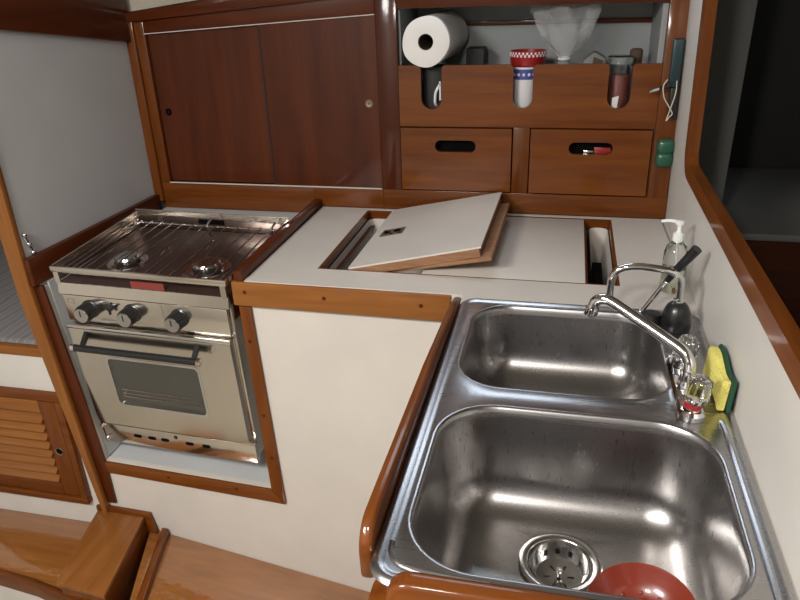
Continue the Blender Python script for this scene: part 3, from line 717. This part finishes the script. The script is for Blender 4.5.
# nested cups in the middle slot
t0 = thing('cup', 'white cup with blue rim band in the middle rack slot', 'cup', (-.117,1.965,.2625))
b = B(); lathe(b, [(.002,.0005), (.026,.0005), (.030,.01), (.036,.125), (.034,.125), (.028,.012), (.002,.010)], (-.117,1.965,.2625), n=32); obj('body', b, M['white'], t0, ang=50)
b = B(); lathe(b, [(.0350,.094), (.0358,.108), (.0362,.120)], (-.117,1.965,.2625), n=32); obj('blue_band', b, M['blue'], t0)
b = B(); 
for i in range(16):
    a = 2*PI*i/16
    bmesh.ops.create_uvsphere(b, u_segments=8, v_segments=5, radius=.0045, matrix=Matrix.Translation((-.117+.0348*math.cos(a), 1.965+.0348*math.sin(a), .2625+.1065)))
obj('white_dots', b, M['white'], t0)
t0 = thing('plastic_cup', 'red plastic cup with white patterned rim on top of the white cup', 'cup', (-.110,1.968,.390))
b = B(); lathe(b, [(.002,.002), (.043,.002), (.046,.008), (.0475,.038), (.045,.038), (.043,.012), (.002,.006)], (-.110,1.968,.388), n=36); obj('body', b, M['red'], t0, ang=50)
b = B()
for i in range(28):
    a = 2*PI*i/28
    for k in range(2):
        aa = a+k*PI/28; z = .388+.034-k*.006
        prism(b, [(-.110+.0468*math.cos(aa-.05), 1.968+.0468*math.sin(aa-.05), z-.003), (-.110+.0468*math.cos(aa+.05), 1.968+.0468*math.sin(aa+.05), z-.003), (-.110+.0472*math.cos(aa+.05), 1.968+.0472*math.sin(aa+.05), z+.003), (-.110+.0472*math.cos(aa-.05), 1.968+.0472*math.sin(aa-.05), z+.003)], (.0006*math.cos(aa), .0006*math.sin(aa), 0))
obj('checked_rim', b, M['white'], t0, smooth=False)
# clear plastic bag
t0 = thing('plastic_bag', 'crumpled clear plastic bag standing open in the middle of the rack', 'bag', (-.018,1.99,.2625))
b = B(); n = 40; rings = []
for z, r in ((.0,.03), (.05,.035), (.10,.03), (.128,.012), (.140,.009), (.155,.020), (.165,.034), (.19,.050), (.205,.058), (.225,.066), (.25,.072), (.268,.074)):
    rings.append([Vector((-.018+(z-.14)*.02+r*(1+.20*math.sin(5*a+z*40)+.14*math.sin(9*a+z*85)+.06*math.sin(17*a-z*120))*math.cos(a), 1.99+r*.7*(1+.22*math.cos(4*a+z*25))*math.sin(a), .2625+z+.006*math.sin(6*a)*(z > .2))) for a in [2*PI*i/n for i in range(n)]])
loft(b, rings, cap0=True); obj('film', b, M['film'], t0, ang=80)
b = B(); tube(b, [(-.030,1.982,.4025), (-.018,1.976,.402), (-.006,1.982,.403), (-.008,1.995,.404), (-.026,1.998,.403), (-.030,1.982,.4025)], .004, 8, 4); obj('tie', b, M['white'], t0)
# spice jars
def jar(x, y, label, lean=0, h=.12, m=None):
    t0 = thing('spice_jar', label, 'jar', (x,y,.2625), (0,lean,0), None)
    b = B(); lathe(b, [(.002,.001), (.029,.001), (.031,.004), (.031,h-.012), (.029,h), (.029,h+.018), (.027,h+.018), (.027,h), (.0285,h-.012), (.0285,.005), (.002,.004)], (0,0,0), n=28); obj('glass', b, M['clear'], t0, local=True, ang=50)
    b = B(); lathe(b, [(.002,.0055), (.0275,.0055), (.0275,h*.80), (.002,h*.78)], (0,0,0), n=24); obj('contents', b, m or M['pink'], t0, local=True)
    b = B(); lathe(b, [(.0305,h+.003), (.032,h+.006), (.032,h+.020), (.029,h+.022), (.001,h+.022)], (0,0,0), n=28); obj('lid', b, M['clear'], t0, local=True)
    return t0
J = jar(.124,1.955,'glass jar of reddish spice in the right rack slot', 0, .128)
b = B(); prism(b, [(-.014,-.0315,.01), (-.002,-.0315,.01), (.002,-.0315,.055), (-.014,-.0315,.05)], (0,-.0008,0)); obj('paper_label', b, M['paper'], J, local=True, smooth=False)
t0 = thing('spice_jar', 'brown-capped jar standing behind the glass jar at the right', 'jar', (.166,2.02,.2625))
b = B(); lathe(b, [(.002,.001), (.018,.001), (.019,.10), (.015,.125)], (.166,2.02,.2625), n=24, cap1=True); obj('body', b, M['greymetal'], t0)
b = B(); lathe(b, [(.016,.1255), (.0165,.155), (.012,.16)], (.166,2.02,.2625), n=24, cap0=True, cap1=True); obj('cap', b, M['card'], t0)
t0 = thing('packet', 'grey packet lying on its side left of the glass jar', 'packet', (.06,2.03,.2625))
b = B(); t = [Vector((x,y,z)) for x,y,z in ((.035,2.0,.2625), (.085,2.0,.2625), (.092,2.0,.400), (.060,2.0,.418), (.030,2.0,.395))]; prism(b, t, (0,.05,0), .006); obj('pouch', b, M['greymetal'], t0)
b = B(); prism(b, [(.052,1.9985,.33), (.078,1.9985,.33), (.082,1.9985,.396), (.058,1.9985,.405)], (0,-.001,0)); obj('label_panel', b, M['card'], t0, smooth=False)
t0 = thing('tin', 'small dark box in the rack behind the end of the paper roll', 'box', (-.255,2.07,.2625))
b = B(); box(b, -.285,-.235,2.04,2.11,.2625,.425,.003); obj('body', b, M['darkgrey'], t0)
b = B(); lathe(b, [(.002,0), (.006,0), (.006,.02), (.004,.024)], (-.262,2.0,.395), n=12); 
b.free()

t0 = thing('packet', 'red and silver packet glimpsed through the handle hole of the right bin', 'packet', (.09,1.915,.166))
b = B(); box(b, .075,.118,1.912,1.921,.166,.186,.002); obj('wrapper', b, M['red'], t0)
b = B(); box(b, .048,.074,1.914,1.921,.166,.178,.002); obj('foil', b, M['drain'], t0)
# gas lighter on its hook, string
GL = thing('gas_lighter', 'long black gas lighter hanging beside the rack, with string loop', 'lighter', (.250,1.888,.268))
b = B(); box(b, .236,.262,1.872,1.888,.345,.458,.004,3); obj('body', b, M['teal'], GL)
b = B(); box(b, .243,.264,1.876,1.890,.268,.3445,.003,3); obj('holder', b, M['black'], GL)
b = B(); tube(b, [(.240,1.868,.352), (.222,1.866,.345), (.205,1.862,.341)], .006, 12, 4, .003); obj('trigger', b, M['black'], GL)
b = B(); tube(b, [(.214,1.8635,.3435), (.192,1.859,.338)], .0045, 12, 0, .0045); obj('nozzle', b, M['chrome'], GL)
b = B(); tube(b, [(.232,1.865,.365), (.224,1.862,.350), (.228,1.860,.325), (.242,1.862,.302), (.252,1.862,.285), (.246,1.862,.276), (.240,1.862,.268), (.247,1.860,.300), (.254,1.860,.335), (.254,1.866,.362)], .0014, 8, 8); obj('string', b, M['string'], GL)
# green holder
GC = thing('spool_holder', 'dark green two-lobed plastic clip on the right stile of the cupboard', 'clip', (.250,1.89,.150))
b = B()
for z in (.165,.198):
    t = bmesh.new(); bmesh.ops.create_uvsphere(t, u_segments=20, v_segments=12, radius=1)
    for v in t.verts: v.co = Vector((.249+(1 if v.co.x>0 else -1)*abs(v.co.x)**.7*.022, 1.884+v.co.y*.012, z+(1 if v.co.z>0 else -1)*abs(v.co.z)**.75*.0205))
    merge(b, t)
obj('lobe', b, M['green'], GC)
b = B(); box(b, .240,.258,1.888,1.8955,.150,.213,.002); obj('back_plate', b, M['green'], GC)

# ---------------------------------------------------------------- benches at the bottom left
yb = 1.351
BL = thing('bench_seat', 'varnished wooden seat below the louvred door, bottom left corner', 'bench', (-1.5,1.2,-1.0))
b = B(); prism(b, [(-2.1,1.344,-.818), (-1.235,1.344,-.818), (-1.14,1.100,-.818), (-1.30,1.118,-.818), (-2.1,1.20,-.818)], (0,0,-.02), .002); obj('top', b, W['seat'], BL)
b = B(); prism(b, [(-2.1,1.188,-.810), (-1.30,1.104,-.810), (-.93,1.020,-.810), (-.93,1.034,-.810), (-1.30,1.1175,-.810), (-2.1,1.1995,-.810)], (0,0,-.055), .003); obj('front_edge', b, W['teakX'], BL)
b = B(); prism(b, [(-2.1,1.20,-.87), (-1.30,1.118,-.87), (-.93,1.036,-.87), (-.93,1.05,-.87), (-1.30,1.132,-.87), (-2.1,1.214,-.87)], (0,0,-.45)); obj('front_board', b, M['wall'], BL, smooth=False)
# box step
BX = thing('step_box', 'varnished wooden box step between the two seats', 'step', (-1.15,1.2,-.85))
zt = -.757
b = B(); prism(b, [(-1.250,1.335,zt), (-1.100,1.335,zt), (-1.045,1.060,zt), (-1.195,1.075,zt)], (0,0,-.014), .003); obj('lid', b, W['lightY'], BX)
b = B(); prism(b, [(-1.247,1.338,zt-.0145), (-1.104,1.338,zt-.0145), (-1.050,1.068,zt-.0145), (-1.191,1.083,zt-.0145)], (0,0,-.16)); obj('side', b, W['teakY'], BX, smooth=False)
b = B(); prism(b, [(-1.255,1.3365,-.745), (-1.085,1.3365,-.751), (-1.07,1.3365,-.825), (-1.255,1.3365,-.82)], (0,.0145,0), .002); obj('back_board', b, W['teakX'], BX)
# right seat
BR = thing('bench_seat', 'glossy varnished wooden seat below the white galley panel', 'bench', (-.7,1.2,-1.0))
b = B(); prism(b, [(-1.10,1.350,-.8135), (-.40,1.350,-.938), (-.19,1.350,-.972), (-.19,.98,-.972), (-.98,.98,-.836)], (0,0,-.02), .002); obj('top', b, W['seat'], BR)
b = B(); prism(b, [(-1.062,1.350,-.803), (-1.040,1.350,-.803), (-.945,.98,-.822), (-.967,.98,-.822)], (0,0,-.035), .004); obj('side_batten', b, W['teakY'], BR)
b = B(); prism(b, [(-1.048,1.350,-.842), (-.19,1.350,-.995), (-.19,1.0,-.995), (-.90,1.0,-.87)], (0,0,-.40)); obj('base', b, M['wall'], BR, smooth=False)

# ---------------------------------------------------------------- camera
f = 700.
Yc = Vector((177,-333,f)).normalized(); a_ = 55.; b_ = (f*f+177*a_)/333
Dc = Vector((a_, b_, f)).normalized(); Xc = Dc.cross(Yc); Xc = Xc if Xc.x > 0 else -Xc
Xc.normalize(); Uc = -Dc
# rows give world axes in camera coordinates (x right, y down, z forward)
Rw = Matrix((Xc, Yc, Uc))
right = Rw@Vector((1,0,0)); up = Rw@Vector((0,-1,0)); back = Rw@Vector((0,0,-1))
cam = bpy.data.objects.new('camera', bpy.data.cameras.new('camera')); C.objects.link(cam)
mw = Matrix.Identity(4)
for i in range(3): mw[i][0] = right[i]; mw[i][1] = up[i]; mw[i][2] = back[i]
mw.translation = Vector((0,0,.62)); cam.matrix_world = mw
cam.data.sensor_width = 36; cam.data.lens = f/800*36; cam.data.clip_start = .02
S.camera = cam

# ---------------------------------------------------------------- light
def area(name, loc, target, size, power, col, size_y=None):
    d = bpy.data.lights.new(name, 'AREA'); d.energy = power; d.color = col; d.size = size
    if size_y: d.shape = 'RECTANGLE'; d.size_y = size_y
    o = bpy.data.objects.new(name, d); C.objects.link(o); o.location = loc
    o.rotation_euler = (Vector(target)-Vector(loc)).to_track_quat('-Z', 'Y').to_euler(); return o
area('hatch_daylight', (-.95,-.25,1.12), (-.50,.28,-.75), .55, 66, (1,.98,.955), .55)
area('front_fill', (-.25,-.1,.95), (.0,.75,-.4), .12, 9, (1,.95,.89))  # unseen fill light added to brighten the sink side and right wall
area('steel_reflection_fill', (-.22,1.87,.88), (-.15,.2,-.2), .55, 2.2, (.72,.84,1), .18)  # bluish light added for reflections in the sink steel; no port modelled
w = bpy.data.worlds.new('world'); S.world = w; w.use_nodes = True
w.node_tree.nodes['Background'].inputs[0].default_value = (.75,.85,1,1); w.node_tree.nodes['Background'].inputs[1].default_value = .22
S.view_settings.view_transform = 'Standard'; S.view_settings.look = 'None'; S.view_settings.gamma = 1; S.view_settings.exposure = .03
